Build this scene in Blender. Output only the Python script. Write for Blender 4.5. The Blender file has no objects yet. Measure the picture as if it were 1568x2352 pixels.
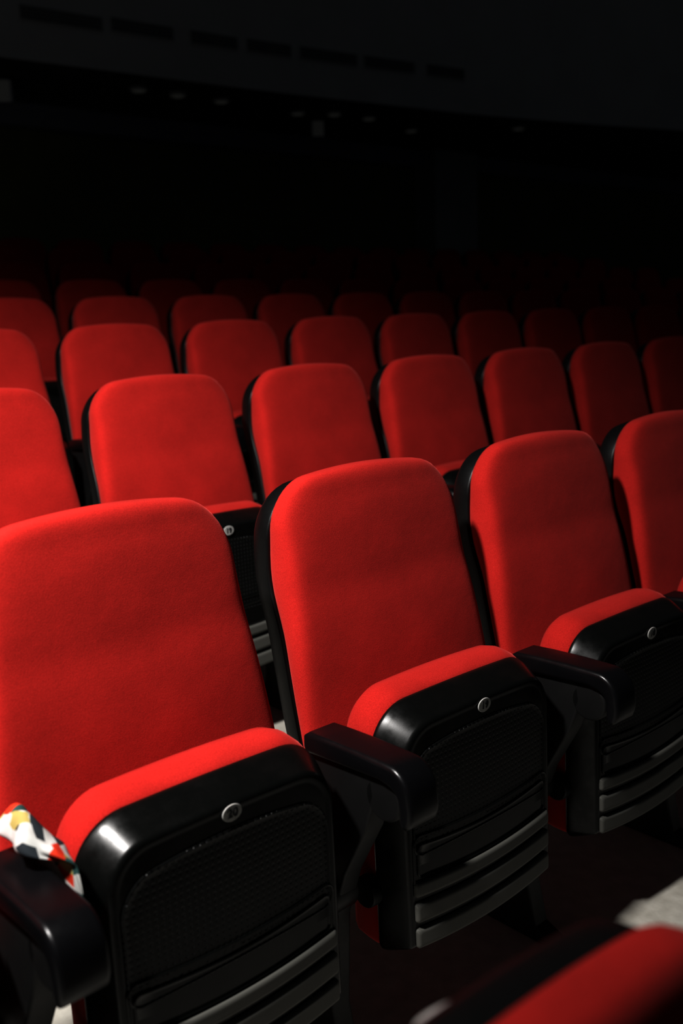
import bpy, bmesh, math, random
from mathutils import Vector, Matrix

scene = bpy.context.scene
COL = scene.collection
R = math.radians
PITCH = 0.55            # seat spacing along a row
HALF = 0.213            # half the width of a backrest at head height
ROWS = {0: (-0.873, -1.078, 0.868), 1: (0.0, 0.0, 1.0), 2: (0.22, 1.079, 1.128), 3: (0.645, 2.081, 1.273),
        4: (1.196, 3.047, 1.402), 5: (1.636, 4.101, 1.53), 6: (2.173, 5.121, 1.692),
        7: (2.60, 6.15, 1.87), 8: (3.17, 7.15, 2.02)}   # left head corner of seat 0: x, y, z

# ------------------------------------------------------------------ helpers
def link(o, parent=None):
    COL.objects.link(o)
    if parent is not None:
        o.parent = parent
    return o

def mesh_obj(name, bm, mats, parent=None, smooth=True, sharp=None):
    bmesh.ops.recalc_face_normals(bm, faces=bm.faces)
    me = bpy.data.meshes.new(name)
    bm.to_mesh(me); bm.free()
    for m in (mats if isinstance(mats, (list, tuple)) else [mats]):
        me.materials.append(m)
    if smooth:
        me.polygons.foreach_set('use_smooth', [True] * len(me.polygons))
        if sharp:
            me.set_sharp_from_angle(angle=R(sharp))
    return link(bpy.data.objects.new(name, me), parent)

def empty(name, loc, parent=None):
    o = bpy.data.objects.new(name, None)
    o.empty_display_size = 0.1
    o.location = loc
    return link(o, parent)

def tag(o, label=None, cat=None, group=None, kind=None):
    if label: o['label'] = label
    if cat: o['category'] = cat
    if group: o['group'] = group
    if kind: o['kind'] = kind
    return o

def smoothstep(a, b, t):
    t = max(0.0, min(1.0, (t - a) / (b - a)))
    return t * t * (3 - 2 * t)

def outline(hw, z0, z1, rb, rt, crown, ins=0.0, ins_top=None, n=10):
    """closed rounded outline (x, z), same point count whatever the inset"""
    it = ins if ins_top is None else ins_top
    hw = hw - ins; z0 = z0 + ins; z1 = z1 - it
    rb = max(rb - ins, 0.004); rt = max(rt - 0.75 * ins, 0.006)
    pts = []
    for k in range(2 * n):                       # bottom, left to right
        pts.append((-(hw - rb) + 2 * (hw - rb) * k / (2 * n), z0))
    for k in range(n):                           # bottom right corner
        a = -math.pi / 2 + (math.pi / 2) * k / n
        pts.append((hw - rb + rb * math.cos(a), z0 + rb + rb * math.sin(a)))
    zt = z1 - crown
    for k in range(2 * n):
        pts.append((hw, z0 + rb + (zt - rt - z0 - rb) * k / (2 * n)))
    for k in range(n):
        a = (math.pi / 2) * k / n
        pts.append((hw - rt + rt * math.cos(a), zt - rt + rt * math.sin(a)))
    w = hw - rt
    for k in range(2 * n):
        x = w - 2 * w * k / (2 * n)
        pts.append((x, zt))
    for k in range(n):
        a = math.pi / 2 + (math.pi / 2) * k / n
        pts.append((-(hw - rt) + rt * math.cos(a), zt - rt + rt * math.sin(a)))
    for k in range(2 * n):
        pts.append((-hw, zt - rt - (zt - rt - z0 - rb) * k / (2 * n)))
    for k in range(n):
        a = math.pi + (math.pi / 2) * k / n
        pts.append((-(hw - rb) + rb * math.cos(a), z0 + rb + rb * math.sin(a)))
    out = []
    for x, z in pts:                              # crown lifts the upper middle of the outline
        f = smoothstep(z0 + (zt - z0) * 0.55, zt, z)
        out.append((x, z + crown * (1 - (x / hw) ** 2) * f))
    return out

def rings_to_bm(bm, rings, cap_first=False, cap_last=False, mi=0):
    vs = [[bm.verts.new(p) for p in r] for r in rings]
    n = len(vs[0])
    for a, b in zip(vs, vs[1:]):
        for i in range(n):
            j = (i + 1) % n
            f = bm.faces.new((a[i], a[j], b[j], b[i])); f.material_index = mi
    for flag, r in ((cap_first, vs[0]), (cap_last, vs[-1])):
        if flag:
            f = bm.faces.new(r); f.material_index = mi
    return vs

def pillow(bm, shape, steps, fn, inner=10, mi=0, close_back=None):
    """shape: outline keywords; steps: (inset, inset_top, depth); fn maps (x, z, depth) to 3D. The last step is filled to its middle."""
    rings = []
    if close_back:
        base = outline(ins=steps[0][0], ins_top=steps[0][1], **shape)
        cz = sum(p[1] for p in base) / len(base)
        rings.append([fn(p[0] * 0.02, cz + (p[1] - cz) * 0.02, steps[0][2]) for p in base])
    for ins, it, d in steps:
        rings.append([fn(x, z, d) for x, z in outline(ins=ins, ins_top=it, **shape)])
    last = outline(ins=steps[-1][0], ins_top=steps[-1][1], **shape)
    cz = sum(p[1] for p in last) / len(last)
    d = steps[-1][2]
    for k in range(1, inner + 1):
        s = 1 - k / (inner + 0.35)
        rings.append([fn(x * s, cz + (z - cz) * s, d) for x, z in last])
    rings_to_bm(bm, rings, cap_first=bool(close_back), cap_last=True, mi=mi)

def box(bm, x0, x1, y0, y1, z0, z1, bevel=0.0, mi=0):
    r = bmesh.ops.create_cube(bm, size=1.0)
    vs = r['verts']
    for v in vs:
        v.co = Vector((x0 + (v.co.x + .5) * (x1 - x0), y0 + (v.co.y + .5) * (y1 - y0), z0 + (v.co.z + .5) * (z1 - z0)))
    fs = {f for v in vs for f in v.link_faces}
    for f in fs: f.material_index = mi
    if bevel:
        es = {e for v in vs for e in v.link_edges}
        bmesh.ops.bevel(bm, geom=list(es), offset=bevel, segments=3, affect='EDGES', profile=0.5)

def extrude_profile(bm, poly, x0, x1, bev=0.006, mi=0):
    """poly in (y, z), extruded along x with rounded long edges (three rings each side)"""
    c = Vector((sum(p[0] for p in poly) / len(poly), sum(p[1] for p in poly) / len(poly)))
    n = len(poly)
    def offs(d):
        res = []
        for i in range(n):
            a = Vector(poly[i - 1]); b = Vector(poly[i]); e = Vector(poly[(i + 1) % n])
            t = (e - a)
            if t.length < 1e-9: t = Vector((1, 0))
            t.normalize()
            nn = Vector((t.y, -t.x))
            res.append(b - nn * d)
        return res
    area = sum(poly[i][0] * poly[(i + 1) % n][1] - poly[(i + 1) % n][0] * poly[i][1] for i in range(n))
    sgn = 1 if area > 0 else -1
    rings = []
    S = 4
    for k in range(S + 1):
        a = math.pi / 2 * k / S
        o = offs(sgn * bev * (1 - math.sin(a)))
        rings.append([(x0 + bev * (1 - math.cos(a)), p.x, p.y) for p in o])
    for k in range(S + 1):
        a = math.pi / 2 * (1 - k / S)
        o = offs(sgn * bev * (1 - math.sin(a)))
        rings.append([(x1 - bev * (1 - math.cos(a)), p.x, p.y) for p in o])
    rings_to_bm(bm, rings, True, True, mi)

def disc(bm, rx, rz, h, fn, n=28, mi=0):
    rings = []
    for s, d in ((1, 0), (1, -h * .7), (.94, -h), (.5, -h)):
        rings.append([fn(rx * s * math.cos(2 * math.pi * k / n), rz * s * math.sin(2 * math.pi * k / n), d) for k in range(n)])
    rings_to_bm(bm, rings, True, True, mi)

# ------------------------------------------------------------------ materials
def new_mat(name):
    m = bpy.data.materials.new(name); m.use_nodes = True
    nt = m.node_tree
    return m, nt, nt.nodes['Principled BSDF']

def N(nt, kind, **kw):
    n = nt.nodes.new(kind)
    for k, v in kw.items(): setattr(n, k, v)
    return n

def ramp(nt, src, stops):
    r = N(nt, 'ShaderNodeValToRGB')
    el = r.color_ramp.elements
    while len(el) < len(stops): el.new(0.5)
    for e, (p, c) in zip(el, stops):
        e.position = p; e.color = (*c, 1) if len(c) == 3 else c
    nt.links.new(src, r.inputs[0])
    return r

def fabric_mat():
    m, nt, b = new_mat('red_fabric')
    tc = N(nt, 'ShaderNodeTexCoord')
    fine = N(nt, 'ShaderNodeTexNoise'); fine.inputs['Scale'].default_value = 520; fine.inputs['Detail'].default_value = 3
    nt.links.new(tc.outputs['Object'], fine.inputs['Vector'])
    big = N(nt, 'ShaderNodeTexNoise'); big.inputs['Scale'].default_value = 7; big.inputs['Detail'].default_value = 4
    nt.links.new(tc.outputs['Object'], big.inputs['Vector'])
    mix = N(nt, 'ShaderNodeMath', operation='MULTIPLY_ADD'); mix.inputs[1].default_value = 0.55
    nt.links.new(fine.outputs[0], mix.inputs[0])
    half = N(nt, 'ShaderNodeMath', operation='MULTIPLY'); half.inputs[1].default_value = 0.45
    nt.links.new(big.outputs[0], half.inputs[0]); nt.links.new(half.outputs[0], mix.inputs[2])
    r = ramp(nt, mix.outputs[0], [(0.32, (0.345, 0.0235, 0.0185)), (0.68, (0.565, 0.038, 0.031))])
    nt.links.new(r.outputs[0], b.inputs['Base Color'])
    b.inputs['Roughness'].default_value = 0.95
    b.inputs['Specular IOR Level'].default_value = 0.08
    b.inputs['Sheen Weight'].default_value = 0.42
    b.inputs['Sheen Roughness'].default_value = 0.45
    b.inputs['Sheen Tint'].default_value = (1.0, 0.24, 0.22, 1)
    bump = N(nt, 'ShaderNodeBump'); bump.inputs['Strength'].default_value = 0.35; bump.inputs['Distance'].default_value = 0.0008
    nt.links.new(fine.outputs[0], bump.inputs['Height'])
    bump2 = N(nt, 'ShaderNodeBump'); bump2.inputs['Strength'].default_value = 0.25; bump2.inputs['Distance'].default_value = 0.01
    nt.links.new(big.outputs[0], bump2.inputs['Height']); nt.links.new(bump.outputs[0], bump2.inputs['Normal'])
    nt.links.new(bump2.outputs[0], b.inputs['Normal'])
    return m

def plastic_mat(name, base, rough, rough2, bump_s=0.06, scale=900, perforated=False, coat=0.0):
    m, nt, b = new_mat(name)
    tc = N(nt, 'ShaderNodeTexCoord')
    sm = N(nt, 'ShaderNodeTexNoise'); sm.inputs['Scale'].default_value = 14; sm.inputs['Detail'].default_value = 8; sm.inputs['Roughness'].default_value = 0.7
    nt.links.new(tc.outputs['Object'], sm.inputs['Vector'])
    mr = N(nt, 'ShaderNodeMapRange'); mr.inputs[1].default_value = .3; mr.inputs[2].default_value = .75
    mr.inputs[3].default_value = rough; mr.inputs[4].default_value = rough2
    nt.links.new(sm.outputs[0], mr.inputs[0]); nt.links.new(mr.outputs[0], b.inputs['Roughness'])
    gr = N(nt, 'ShaderNodeTexNoise'); gr.inputs['Scale'].default_value = scale; gr.inputs['Detail'].default_value = 2
    nt.links.new(tc.outputs['Object'], gr.inputs['Vector'])
    bump = N(nt, 'ShaderNodeBump'); bump.inputs['Strength'].default_value = bump_s; bump.inputs['Distance'].default_value = 0.001
    nt.links.new(gr.outputs[0], bump.inputs['Height'])
    b.inputs['Base Color'].default_value = (*base, 1)
    b.inputs['Specular IOR Level'].default_value = 0.4
    b.inputs['Coat Weight'].default_value = coat
    out = bump
    if perforated:      # grid of small holes pressed into the upper panel, in the pan's own coordinates
        sp = N(nt, 'ShaderNodeSeparateXYZ'); nt.links.new(tc.outputs['Object'], sp.inputs[0])
        def cell(sock, step):
            d = N(nt, 'ShaderNodeMath', operation='DIVIDE'); d.inputs[1].default_value = step; nt.links.new(sock, d.inputs[0])
            f = N(nt, 'ShaderNodeMath', operation='FRACT'); nt.links.new(d.outputs[0], f.inputs[0])
            s = N(nt, 'ShaderNodeMath', operation='SUBTRACT'); s.inputs[1].default_value = .5; nt.links.new(f.outputs[0], s.inputs[0])
            q = N(nt, 'ShaderNodeMath', operation='MULTIPLY'); nt.links.new(s.outputs[0], q.inputs[0]); nt.links.new(s.outputs[0], q.inputs[1])
            return q
        a = cell(sp.outputs[0], .0105); c = cell(sp.outputs[2], .0105)
        ad = N(nt, 'ShaderNodeMath', operation='ADD'); nt.links.new(a.outputs[0], ad.inputs[0]); nt.links.new(c.outputs[0], ad.inputs[1])
        hole = N(nt, 'ShaderNodeMapRange'); hole.inputs[1].default_value = .03; hole.inputs[2].default_value = .09
        nt.links.new(ad.outputs[0], hole.inputs[0])
        b2 = N(nt, 'ShaderNodeBump'); b2.inputs['Strength'].default_value = .6; b2.inputs['Distance'].default_value = 0.004
        nt.links.new(hole.outputs[0], b2.inputs['Height']); nt.links.new(bump.outputs[0], b2.inputs['Normal'])
        out = b2
        cr = ramp(nt, hole.outputs[0], [(0.0, tuple(v * .15 for v in base)), (1.0, base)])
        nt.links.new(cr.outputs[0], b.inputs['Base Color'])
    nt.links.new(out.outputs[0], b.inputs['Normal'])
    return m

def noise_mat(name, c1, c2, scale, rough=0.9, bump=0.0, detail=6, spec=0.3):
    m, nt, b = new_mat(name)
    tc = N(nt, 'ShaderNodeTexCoord')
    no = N(nt, 'ShaderNodeTexNoise'); no.inputs['Scale'].default_value = scale; no.inputs['Detail'].default_value = detail
    nt.links.new(tc.outputs['Object'], no.inputs['Vector'])
    r = ramp(nt, no.outputs[0], [(0.3, c1), (0.7, c2)])
    nt.links.new(r.outputs[0], b.inputs['Base Color'])
    b.inputs['Roughness'].default_value = rough
    b.inputs['Specular IOR Level'].default_value = spec
    if bump:
        bp = N(nt, 'ShaderNodeBump'); bp.inputs['Strength'].default_value = bump; bp.inputs['Distance'].default_value = 0.004
        nt.links.new(no.outputs[0], bp.inputs['Height']); nt.links.new(bp.outputs[0], b.inputs['Normal'])
    return m

def floral_mat():
    m, nt, b = new_mat('floral_print')
    tc = N(nt, 'ShaderNodeTexCoord')
    mp = N(nt, 'ShaderNodeMapping'); mp.inputs['Scale'].default_value = (60, 34, 44); mp.inputs['Rotation'].default_value = (.5, .3, .6)
    nt.links.new(tc.outputs['Object'], mp.inputs[0])
    vo = N(nt, 'ShaderNodeTexVoronoi'); vo.feature = 'F1'; vo.inputs['Scale'].default_value = 1.0
    nt.links.new(mp.outputs[0], vo.inputs['Vector'])
    sep = N(nt, 'ShaderNodeSeparateColor'); nt.links.new(vo.outputs['Color'], sep.inputs[0])
    r = ramp(nt, sep.outputs[0], [(0.0, (.50, .50, .48)), (0.38, (.03, .09, .085)), (0.5, (.56, .56, .54)), (0.66, (.60, .045, .012)), (0.76, (.025, .033, .04)), (0.95, (.40, .33, .12))])
    r.color_ramp.interpolation = 'CONSTANT'
    nt.links.new(r.outputs[0], b.inputs['Base Color'])
    b.inputs['Roughness'].default_value = .85
    return m

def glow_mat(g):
    m = noise_mat('faint_self_glow', (.80, .80, .76), (.85, .85, .80), 5, .5)
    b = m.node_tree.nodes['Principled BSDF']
    b.inputs['Emission Color'].default_value = (1, 1, .9, 1); b.inputs['Emission Strength'].default_value = g  # emission stands in for ambient light on unlit lenses and box grilles
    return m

M = {
    'fabric': fabric_mat(),
    'shell': plastic_mat('black_shell_plastic', (.006, .006, .006), .34, .50, .10),
    'pan': plastic_mat('black_seat_pan_plastic', (.005, .0055, .005), .16, .46, .04),
    'pan_dots': plastic_mat('black_perforated_plastic', (.005, .0055, .005), .40, .55, .03, perforated=True),
    'slat': plastic_mat('bounce_grey_slat_plastic', (.12, .12, .108), .55, .7, .15),  # grey base carries the floor's bounce light on the dark slats
    'arm': plastic_mat('black_armrest_plastic', (.005, .005, .006), .26, .44, .10),
    'post': plastic_mat('black_steel', (.010, .010, .010), .45, .6, .05),
    'badge': noise_mat('white_badge', (.46, .46, .44), (.60, .60, .58), 90, .5),
    'ink': noise_mat('badge_ink', (.02, .02, .02), (.03, .03, .03), 60, .6),
    'floor': noise_mat('concrete_floor', (.40, .385, .34), (.52, .505, .455), 26, .85, .5, detail=10),
    'wall': noise_mat('dark_wall', (.30, .30, .16), (.36, .36, .20), 3, .9),
    'header': noise_mat('dark_blue_wall', (.40, .41, .50), (.46, .47, .56), 3, .9),
    'bulkhead': noise_mat('dark_bulkhead', (.60, .60, .60), (.68, .68, .68), 2, .9),
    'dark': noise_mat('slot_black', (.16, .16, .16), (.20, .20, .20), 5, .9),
    'lens_glow': glow_mat(.016), 'grille': glow_mat(.009),
    'floral': floral_mat(),
    'brass': noise_mat('brass_screw', (.30, .26, .10), (.34, .30, .12), 40, .4),
}

# ------------------------------------------------------------------ the seat
Z0 = 1.0   # head corner height above the floor

def back_y(z):
    """front line of the shell rim: upright head, lower half brought forward"""
    if z > 0.90: return 0.004
    t = 0.90 - z
    return 0.004 - 0.31 * t * smoothstep(-.02, .16, t)

def taper(z):
    return 1.0 + 0.125 * (1 - smoothstep(0.50, 1.02, z))

def back_pt(x, z, d):
    # cushion face is slightly hollow across and full at the lumbar
    return (x * taper(z), back_y(z) + d, z)

BACK = dict(hw=HALF, z0=.43, z1=1.032, rb=.05, rt=.075, crown=.022)

def make_cushion(parent):
    bm = bmesh.new()
    D, I, IT = .062, .046, .095
    steps = [(.012, .012, .012), (.004, .004, .004), (.001, -.004, -.002), (-.005, -.008, -.010), (-.009, -.009, -.020)]
    for k in range(1, 13):
        a = math.pi / 2 * (k / 12) ** 1.25
        ca = max(0.0, math.cos(a)) ** .46; sa = math.sin(a) ** .46
        steps.append((-.010 + (I + .010) * (1 - ca), -.009 + (IT + .009) * (1 - math.cos(a)), -.022 - (D - .018) * sa))
    def fn(x, z, d):
        if d > -.002: return back_pt(x, z, d)
        f = min(1.0, (-d - .002) / (D + .002))
        yb = back_y(z) - .002
        front = -.060 - .20 * max(0, 1.0 - z) - .004 * math.exp(-((z - .72) / .10) ** 2) + .0018 * math.exp(-((z - .83) / .03) ** 2)
        front = max(front, -.163) + .007 * (x / .22) ** 2
        return (x * taper(z), yb + (front - yb) * f, z)
    pillow(bm, BACK, steps, fn, inner=14)
    return mesh_obj('backrest_cushion', bm, M['fabric'], parent)

def make_shell(parent):
    bm = bmesh.new()
    sh = dict(BACK); sh.update(z0=.36, rb=.04, z1=1.018)
    steps = [(.020, .020, .010), (.004, .004, .003), (.0, .0, -.003), (-.003, -.003, -.005), (-.0065, -.0065, -.003), (-.0075, -.0075, .001),
             (-.007, -.007, .02), (-.006, -.006, .034), (-.002, -.002, .043), (.008, .008, .050), (.03, .03, .055), (.07, .07, .058)]
    pillow(bm, sh, steps, back_pt, inner=8)
    return mesh_obj('backrest_shell', bm, M['shell'], parent)

# folded seat: s runs from the hinge up to the front edge, d backwards from the underside
S_BASE = Vector((0, -.320, .214)); S_DIR = Vector((0, .010, .425)).normalized(); S_NRM = Vector((0, 1, -.0235)).normalized()
S_LEN = .457
def seat_pt(x, s, d):
    b = -.010 * (1 - (x / .23) ** 2) * (1 - smoothstep(.03, .11, d))
    taper_low = 1 - .008 * (1 - smoothstep(0, .25, s))
    p = S_BASE + S_DIR * s + S_NRM * (d + b)
    return (x * taper_low, p.y, p.z)

SEAT = dict(hw=.218, z0=0.0, z1=S_LEN, rb=.022, rt=.080, crown=.008)

def make_seat(parent):
    bm = bmesh.new()
    # tray: from its inner lip round the glossy band to the flat underside
    steps = [(.012, .012, .062), (.002, .002, .060), (.0, .0, .056), (.0010, .0010, .052), (.0030, .0032, .047), (.0050, .0056, .042), (.0150, .0175, .020), (.0210, .0245, .0065), (.0225, .0262, .0035),
             (.0250, .0290, .0012), (.030, .034, 0.0), (.036, .039, .0022), (.040, .043, .0022)]
    pillow(bm, SEAT, steps, seat_pt, inner=10, mi=0)
    # perforated panel with a fine raised rim
    def sub(hw, s0, s1, rb, rt, crown, steps, mi, inner=6, sag=0.0):
        pillow(bm, dict(hw=hw, z0=s0, z1=s1, rb=rb, rt=rt, crown=crown), steps,
               lambda x, s, d: seat_pt(x, s - sag * (1 - (x / hw) ** 2), d), inner=inner, mi=mi)
    sub(.182, .188, .392, .02, .05, .022, [(0, 0, .004), (0, 0, .000), (.0025, .0025, -.0012), (.005, .005, .001), (.012, .012, .0012)], 1, 8)
    # moulded lens-shaped panel line and the ledges under it
    sub(.186, .125, .232, .010, .020, .0, [(0, 0, .004), (0, 0, -.0005), (.002, .002, -.002), (.0045, .0045, .0012)], 0, 6, .012)
    sub(.176, .150, .214, .010, .012, .0, [(0, 0, .004), (0, 0, -.0008), (.002, .002, -.002), (.0045, .0045, .0008)], 0, 6, .012)
    for s0, s1 in ((.118, .146), (.070, .106), (.022, .058)):     # three slats, greyed for floor bounce light, over dark grooves
        sub(.186, s0, s1, .006, .006, .0, [(0, 0, .004), (0, 0, -.003), (.003, .003, -.0065), (.007, .007, -.007)], 2, 5, .010)
    pan = mesh_obj('seat_pan', bm, [M['pan'], M['pan_dots'], M['slat']], parent, sharp=50)
    bm = bmesh.new()
    D0 = .055
    st = [(.018, .016, D0), (.010, .004, D0 + .001), (.006, -.003, D0 + .006), (.004, -.010, D0 + .02), (.005, -.014, D0 + .042), (.008, -.010, D0 + .066),
          (.016, .002, D0 + .080), (.034, .025, D0 + .090), (.055, .055, D0 + .093)]
    def fn(x, s, d):
        p = Vector(seat_pt(x, s, d))
        return p
    pillow(bm, SEAT, st, fn, inner=8)
    cu = mesh_obj('seat_cushion', bm, M['fabric'], parent)
    # hinge pivots at the lower corners
    for sx in (-1, 1):
        bm = bmesh.new()
        extrude_profile(bm, [(-.245 + .028 * math.cos(2 * math.pi * k / 16), .33 + .028 * math.sin(2 * math.pi * k / 16)) for k in range(16)],
                        sx * .224 - .011, sx * .224 + .011, .003)
        mesh_obj('seat_hinge', bm, M['post'], parent, sharp=40)
    return pan

def make_badge(num, parent):
    bm = bmesh.new()
    o = Vector(seat_pt(0, .416, 0)) + Vector((0, -.0005, 0))
    fn = lambda x, z, d: (o.x + x, o.y + d - z * .03, o.z + z)
    disc(bm, .0170, .0130, .0018, fn, mi=0)
    tcu = bpy.data.curves.new('badge_text', 'FONT')
    tcu.body = str(num); tcu.size = .019; tcu.align_x = 'CENTER'; tcu.align_y = 'CENTER'; tcu.extrude = .0004; tcu.offset = .0004
    to = bpy.data.objects.new('badge_text', tcu); COL.objects.link(to)
    dg = bpy.context.evaluated_depsgraph_get()
    tm = bpy.data.meshes.new_from_object(to.evaluated_get(dg))
    bpy.data.objects.remove(to)
    n0 = len(bm.faces)
    tm.transform(Matrix.Translation(o + Vector((0, -.0024, 0))) @ Matrix.Rotation(math.pi / 2, 4, 'X'))
    bm.from_mesh(tm)
    bm.faces.ensure_lookup_table()
    for f in bm.faces[n0:]: f.material_index = 1
    bpy.data.meshes.remove(tm)
    return mesh_obj('number_badge', bm, [M['badge'], M['ink']], parent, smooth=False)

def make_row_badge(shell):
    bm = bmesh.new()
    # small white plaque on the top rear curve of the shell
    o = Vector((0, .0555, 1.003)); nrm = Vector((0, .50, .866)).normalized(); t = Vector((0, -.866, .50)).normalized()
    fn = lambda x, z, d: Vector((x, 0, 0)) + o + t * z - nrm * d
    disc(bm, .019, .013, .004, fn)
    return mesh_obj('row_badge', bm, M['badge'], shell)

def make_arm(parent):
    X = .273
    prof = []
    # upper line from the rear to the nose, then down the hook and back along the underside
    prof += [(-.188, .630), (-.200, .638), (-.25, .641), (-.32, .643), (-.375, .643)]
    for k in range(1, 8):
        a = math.pi / 2 * k / 8
        prof.append((-.388 - .050 * math.sin(a), .593 + .050 * math.cos(a)))
    prof += [(-.440, .580), (-.439, .566), (-.434, .552), (-.425, .545), (-.416, .549), (-.412, .560), (-.412, .575)]
    for k in range(1, 6):
        a = math.pi / 2 * k / 6
        prof.append((-.410 + .03 * (1 - math.cos(a)), .586 + .022 * math.sin(a)))
    prof += [(-.37, .610), (-.30, .606), (-.25, .603), (-.195, .600), (-.187, .610)]
    bm = bmesh.new()
    extrude_profile(bm, prof, X - .034, X + .034, .009)
    a = mesh_obj('armrest', bm, M['arm'], parent, sharp=60)
    bm = bmesh.new()    # drum-shaped bracket inside the hook
    extrude_profile(bm, [(-.366 + .040 * math.cos(2 * math.pi * k / 28), .574 + .038 * math.sin(2 * math.pi * k / 28)) for k in range(28)], X - .022, X + .022, .006)
    mesh_obj('arm_bracket', bm, M['post'], a, sharp=40)
    bm = bmesh.new()
    post = [(-.30, .012), (-.30, .0), (-.04, .0), (-.04, .012), (-.095, .03), (-.115, .10), (-.120, .30), (-.135, .45), (-.190, .610), (-.34, .610),
            (-.350, .57), (-.325, .50), (-.270, .40), (-.235, .30), (-.225, .12), (-.245, .035)]
    extrude_profile(bm, post[::-1], X - .022, X + .022, .006)
    mesh_obj('support_post', bm, M['post'], parent, sharp=40)
    bm = bmesh.new()    # round pivot cover with a bright screw where the seat hinges
    extrude_profile(bm, [(-.205 + .05 * math.cos(2 * math.pi * k / 28), .35 + .05 * math.sin(2 * math.pi * k / 28)) for k in range(28)], X - .030, X + .030, .008)
    mesh_obj('pivot_cover', bm, M['shell'], parent, sharp=40)
    return a

proto = empty('cinema_seat', (0, 0, 0))
make_cushion(proto)
SHELL = make_shell(proto)
make_row_badge(SHELL)
PAN = make_seat(proto)
make_arm(proto)
BADGES = {}
def badge_for(num, pan):
    if num not in BADGES:
        BADGES[num] = make_badge(num, pan)
        return
    c = BADGES[num].copy(); COL.objects.link(c); c.parent = pan

def copy_tree(o, parent=None):
    c = o.copy(); COL.objects.link(c)
    c.parent = parent
    for ch in o.children:
        if not ch.name.startswith('number_badge'):
            copy_tree(ch, c)
    return c

# ------------------------------------------------------------------ camera
CAM = Vector((-1.07447329, -1.41384164, 1.32019892))
YAW, PIT, ROLL = R(41.41230413), R(11.22793188), R(-1.88120687)
FPX = 2287.0
fwd = Vector((math.sin(YAW) * math.cos(PIT), math.cos(YAW) * math.cos(PIT), -math.sin(PIT)))
rt0 = Vector((math.cos(YAW), -math.sin(YAW), 0)); up0 = rt0.cross(fwd)
rt_ = math.cos(ROLL) * rt0 + math.sin(ROLL) * up0
up_ = -math.sin(ROLL) * rt0 + math.cos(ROLL) * up0
cd = bpy.data.cameras.new('camera')
cam = bpy.data.objects.new('camera', cd); COL.objects.link(cam)
cam.matrix_world = Matrix(((rt_.x, up_.x, -fwd.x, CAM.x), (rt_.y, up_.y, -fwd.y, CAM.y), (rt_.z, up_.z, -fwd.z, CAM.z), (0, 0, 0, 1)))
cd.sensor_fit = 'VERTICAL'; cd.sensor_height = 36.0; cd.sensor_width = 24.0
cd.lens = FPX / 2352 * 36.0
cd.clip_start = .05; cd.clip_end = 100
cd.dof.use_dof = True
cd.dof.focus_distance = 1.85
cd.dof.aperture_fstop = 2.8
scene.camera = cam

def project(p):
    d = Vector(p) - CAM; z = d.dot(fwd)
    return (784 + FPX * d.dot(rt_) / z, 1176 - FPX * d.dot(up_) / z, z)

# ------------------------------------------------------------------ seats in their rows
ORD = ['first', 'second', 'third', 'fourth', 'fifth', 'sixth', 'seventh', 'eighth', 'ninth', 'tenth', 'eleventh', 'twelfth', 'thirteenth', 'fourteenth', 'fifteenth']
SPAN = {0: (0, 0), 1: (-2, 2), 2: (-1, 5), 3: (-1, 8), 4: (-1, 10), 5: (-1, 12), 6: (-1, 13), 7: (-1, 13), 8: (-1, 13)}
NUM0 = {0: 20, 1: 19, 2: 19, 3: 19, 4: 19, 5: 19, 6: 19, 7: 19, 8: 19}
ROWNAME = {2: 'second row', 3: 'third row', 4: 'fourth row', 5: 'fifth row', 6: 'dim sixth row', 7: 'very dark seventh row', 8: 'almost black last row'}
FRONT = {-2: 'cinema seat mostly outside the bottom left corner, its black armrest beside the floral garment',
         -1: 'large red cinema seat at the left of the front row, folded, badge reading 20',
         0: 'red folded cinema seat in the middle of the front row, badge reading 19',
         1: 'red folded cinema seat behind the middle armrest of the front row, right of seat 19',
         2: 'red cinema seat at the right edge of the front row, cut by the frame'}
random.seed(4)
first = True
for r in range(9):
    x0, y, z = ROWS[r]
    vis = []
    for i in range(SPAN[r][0], SPAN[r][1] + 1):
        px, py, dz = project((x0 + i * PITCH + HALF, y, z))
        half_px = FPX * .25 / dz
        if r < 2 or (px + half_px > 4 and px - half_px < 1564):
            vis.append(i)
    for k, i in enumerate(vis):
        o = proto if first else copy_tree(proto)
        first = False
        o.location = (x0 + i * PITCH + HALF, y, z - Z0)
        if r == 0:
            tag(o, 'blurred red seat back with black shell in the bottom right corner, nearest the camera', 'seat', 'red cinema seats in rows')
        elif r == 1:
            tag(o, FRONT[i], 'seat', 'red cinema seats in rows')
        else:
            where = ORD[k] + ' from the left'
            if k == len(vis) - 1: where = 'last at the right'
            tag(o, f'red cinema seat with black shell, {ROWNAME[r]}, {where}', 'seat', 'red cinema seats in rows')
        if (r, i) == (1, -2): o.location.x -= .016
        if (r, i) == (1, -1):          # this back sits a little off centre on its supports
            for c in o.children:
                if c.name.startswith('backrest'): c.location.x = -.010
        pan = next(c for c in o.children if c.name.startswith('seat_pan'))
        badge_for(NUM0[r] - i, pan)

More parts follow.
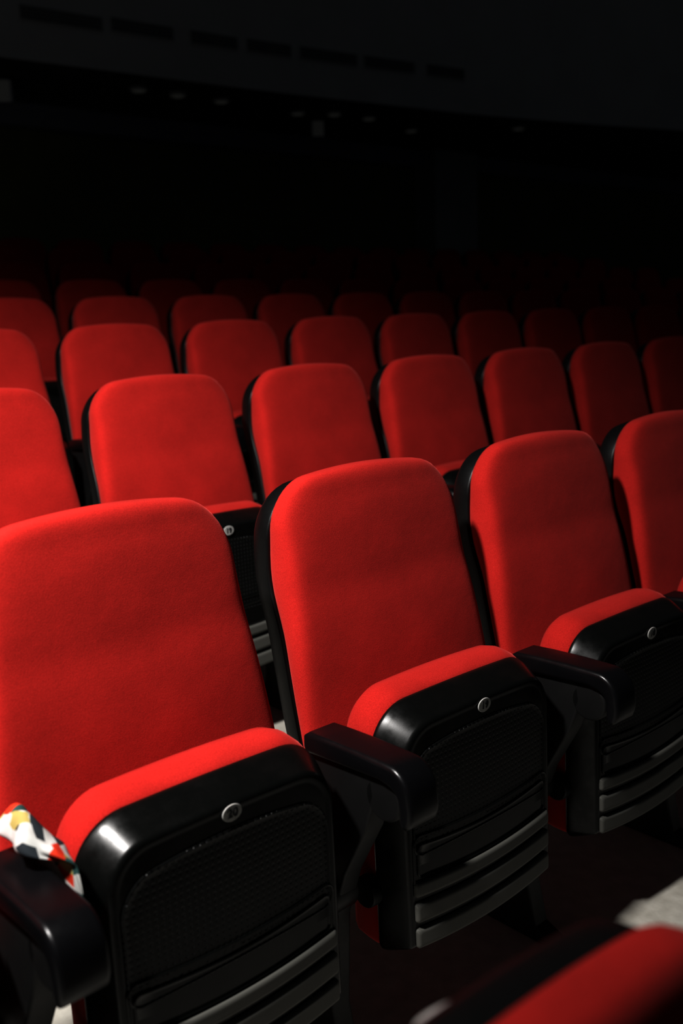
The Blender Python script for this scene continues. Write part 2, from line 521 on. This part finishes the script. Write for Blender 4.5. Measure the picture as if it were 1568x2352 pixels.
# ------------------------------------------------------------------ floor, walls, ceiling
def floor_step(r):
    return ROWS[r][1] - .60, ROWS[r][2] - Z0
prof = [(-6.0, -.45)]
steps = [(-2.4, -.25 - .0), (ROWS[0][1] - .6, ROWS[0][2] - Z0)] + [floor_step(r) for r in range(1, 9)]
zc = -.375
pts = [(-6.0, zc)]
for y, z in [(-2.75, -.25), (ROWS[0][1] - .6, ROWS[0][2] - Z0)] + [floor_step(r) for r in range(1, 9)]:
    pts.append((y, zc)); pts.append((y, z)); zc = z
pts.append((8.75, zc))
bm = bmesh.new()
XA, XB = -5.0, 20.0
va = [bm.verts.new((XA, y, z)) for y, z in pts]; vb = [bm.verts.new((XB, y, z)) for y, z in pts]
for i in range(len(pts) - 1):
    bm.faces.new((va[i], vb[i], vb[i + 1], va[i + 1]))
va2 = [bm.verts.new((XA, y, -.8)) for y in (-6.0, 8.75)]; vb2 = [bm.verts.new((XB, y, -.8)) for y in (-6.0, 8.75)]
bm.faces.new((va2[0], vb2[0], vb[0], va[0])); bm.faces.new((va2[1], va[-1], vb[-1], vb2[1])); bm.faces.new((va2[0], va2[1], vb2[1], vb2[0]))
bm.faces.new([va2[0]] + va + [va2[1]]); bm.faces.new([vb2[1]] + vb[::-1] + [vb2[0]])
tag(mesh_obj('floor', bm, M['floor'], smooth=False), kind='structure')

bm = bmesh.new(); box(bm, XA, XB, 8.75, 8.95, -.8, 5.2)
tag(mesh_obj('wall_back', bm, M['wall'], smooth=False), kind='structure')
bm = bmesh.new(); box(bm, XB, XB + .2, -6, 8.95, -.8, 5.2)
tag(mesh_obj('wall_right', bm, M['header'], smooth=False), kind='structure')
bm = bmesh.new(); box(bm, XA, XB, 8.55, 8.75, 3.28, 3.50)
tag(mesh_obj('trim_1', bm, M['header'], smooth=False), kind='structure')
bm = bmesh.new(); box(bm, 9.45, 10.35, 8.35, 8.75, .9, 3.50, .01)
tag(mesh_obj('pillar', bm, M['bulkhead'], smooth=False), kind='structure')
# curved bulkhead over the back rows
edge = [(-5, 7.25), (-1, 7.2), (2.75, 7.0), (5.4, 6.82), (8.04, 6.49), (9.8, 6.12), (11.29, 5.71), (14, 4.9), (20, 2.8)]
def edge_y(x):
    for (xa, ya), (xb, yb) in zip(edge, edge[1:]):
        if xa <= x <= xb: return ya + (yb - ya) * (x - xa) / (xb - xa)
    return edge[-1][1]
bm = bmesh.new()
xs = [XA + (XB - XA) * k / 50 for k in range(51)]
lo = [bm.verts.new((x, edge_y(x), 3.5)) for x in xs]; hi = [bm.verts.new((x, edge_y(x), 5.2)) for x in xs]
lo2 = [bm.verts.new((x, 8.75, 3.5)) for x in xs]; hi2 = [bm.verts.new((x, 8.75, 5.2)) for x in xs]
for i in range(50):
    f = bm.faces.new((lo[i], lo[i + 1], hi[i + 1], hi[i])); f.material_index = 0
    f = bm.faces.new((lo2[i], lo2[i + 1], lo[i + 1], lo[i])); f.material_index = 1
    bm.faces.new((hi[i], hi[i + 1], hi2[i + 1], hi2[i])); bm.faces.new((hi2[i], hi2[i + 1], lo2[i + 1], lo2[i]))
bm.faces.new((lo[0], hi[0], hi2[0], lo2[0])); bm.faces.new((lo[-1], lo2[-1], hi2[-1], hi[-1]))
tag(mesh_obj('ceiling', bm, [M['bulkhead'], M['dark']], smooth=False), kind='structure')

def on_bulkhead(u, v):
    """where the view through a picture point meets the bulkhead front"""
    d = fwd + rt_ * ((u - 784) / FPX) - up_ * ((v - 1176) / FPX)
    t = 8.0
    for _ in range(60):
        p = CAM + d * t
        t += (edge_y(p.x) - p.y) / d.y * .7
    return CAM + d * t
def at_z(u, v, z):
    d = fwd + rt_ * ((u - 784) / FPX) - up_ * ((v - 1176) / FPX)
    return CAM + d * ((z - CAM.z) / d.z)

vents = [(40, 33, 235, 50), (250, 55, 398, 78), (432, 84, 545, 100), (562, 102, 668, 118), (684, 120, 820, 138), (832, 140, 952, 156), (976, 158, 1066, 172)]
for k, (u0, v0, u1, v1) in enumerate(vents):
    a = on_bulkhead(u0, v0); b = on_bulkhead(u1, v1)
    bm = bmesh.new()
    L = (Vector((b.x, b.y)) - Vector((a.x, a.y))).length
    box(bm, 0, L, -.015, .02, -.07, .07, .006)
    t = empty('air_vent', (a.x, a.y, (a.z + b.z) / 2)); t.rotation_euler.z = math.atan2(b.y - a.y, b.x - a.x)
    fr = mesh_obj('vent_frame', bm, M['bulkhead'], t, smooth=False)
    bm = bmesh.new()
    for j in range(4):
        box(bm, .015, L - .015, -.022, -.012, -.055 + j * .028, -.055 + j * .028 + .022)
    mesh_obj('grille', bm, M['dark'], t, smooth=False)
    tag(t, f'dark slot vent high on the bulkhead, {ORD[k]} from the left', 'vent', 'slot vents along the bulkhead')

lights = [(318, 204), (408, 216), (508, 230), (683, 258), (767, 260), (847, 270), (944, 298), (1190, 293)]
for k, (u, v) in enumerate(lights):
    p = at_z(u, v, 3.49)
    t = empty('downlight', (p.x, p.y, 3.5))
    def ring(bm, r0, r1, z0, z1, n=24):
        rings_to_bm(bm, [[(rr * math.cos(2 * math.pi * j / n), rr * math.sin(2 * math.pi * j / n), zz) for j in range(n)] for rr, zz in ((r1, z0), (r1, z1), (r0, z1), (r0, z0))], False, False)
    bm = bmesh.new(); ring(bm, .075, .095, 0, -.03); mesh_obj('lamp_rim', bm, M['bulkhead'], t, sharp=40)
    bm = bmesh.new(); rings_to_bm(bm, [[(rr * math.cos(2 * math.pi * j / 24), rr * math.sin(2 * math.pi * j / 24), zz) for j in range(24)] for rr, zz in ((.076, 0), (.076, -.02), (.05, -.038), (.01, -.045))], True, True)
    mesh_obj('lens', bm, M['lens_glow'], t)
    tag(t, f'unlit round downlight under the dark soffit, {ORD[k]} from the left', 'downlight', 'downlights under the soffit')
for k, (u, v, s) in enumerate([(8, 208, 1.1), (729, 297, 1.0)]):
    p = at_z(u, v, 3.38)
    t = empty('wall_speaker', (p.x, p.y, 3.5)); t.rotation_euler.z = -.6
    bm = bmesh.new(); box(bm, -.075 * s, .075 * s, -.05, .06, -.21 * s, -.03, .008); mesh_obj('housing', bm, M['header'], t, smooth=False)
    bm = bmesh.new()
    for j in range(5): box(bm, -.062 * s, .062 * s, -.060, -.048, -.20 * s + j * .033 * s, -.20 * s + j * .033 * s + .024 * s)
    mesh_obj('front_grille', bm, M['grille'], t, smooth=False)  # grille slats self-glow in place of light reaching them
    bm = bmesh.new(); box(bm, -.02, .02, -.01, .03, -.04, 0.0); mesh_obj('ceiling_bracket', bm, M['dark'], t, smooth=False)
    tag(t, ['pale slatted box hung under the soffit at the left edge', 'pale slatted box hung under the soffit among the downlights'][k], 'speaker')

# ------------------------------------------------------------------ floral garment on the left armrest
bm = bmesh.new()
n_u, n_v = 96, 60
gx, gy, gz = -.577, -.225, .594
rings = []
for i in range(1, n_v):
    t = math.pi * i / n_v
    ring_ = []
    for j in range(n_u):
        a = 2 * math.pi * j / n_u
        nx, ny, nz = math.sin(t) * math.cos(a), math.cos(t), math.sin(t) * math.sin(a)
        fold = .10 * math.sin(4 * a + 5 * t) + .09 * abs(math.sin(4.5 * t + 1.5 * a)) + .05 * math.sin(11 * t - 5 * a)
        z = gz + .098 * nz * (1 + .6 * fold) - .10 * (-ny * .165 + .0) * (1 if nz > 0 else .3) * .6
        w = .009 + .028 * smoothstep(.646, .668, z)           # spreads once it is clear of the armrest
        lean = -.027 * smoothstep(.646, .67, z)
        ring_.append((gx + lean + w * nx * (1 + 1.2 * fold), gy - .105 * ny * (1 + .04 * math.sin(6 * a)), z))
    rings.append(ring_)
rings_to_bm(bm, rings, True, True)
tag(mesh_obj('floral_garment', bm, M['floral']), 'white floral-print garment with orange and teal leaves tucked between the left armrest and seat 20', 'garment')

# ------------------------------------------------------------------ light
LP = Vector((-1.80, -.31, 3.3)); TGT = Vector((-.55, .85, .5))
ld = bpy.data.lights.new('key_spot', 'SPOT'); lo_ = bpy.data.objects.new('key_spot', ld); COL.objects.link(lo_)
lo_.location = LP
lo_.rotation_euler = (TGT - LP).to_track_quat('-Z', 'Y').to_euler()
ld.energy = 840; ld.spot_size = R(93); ld.spot_blend = 1.0; ld.shadow_soft_size = .12
ld.color = (1.0, .97, .95)
w = bpy.data.worlds.new('World'); scene.world = w; w.use_nodes = True
w.node_tree.nodes['Background'].inputs[0].default_value = (.8, .9, 1.0, 1)
w.node_tree.nodes['Background'].inputs[1].default_value = .017

scene.view_settings.view_transform = 'Standard'
scene.view_settings.look = 'None'
scene.view_settings.exposure = .2
scene.view_settings.gamma = .7
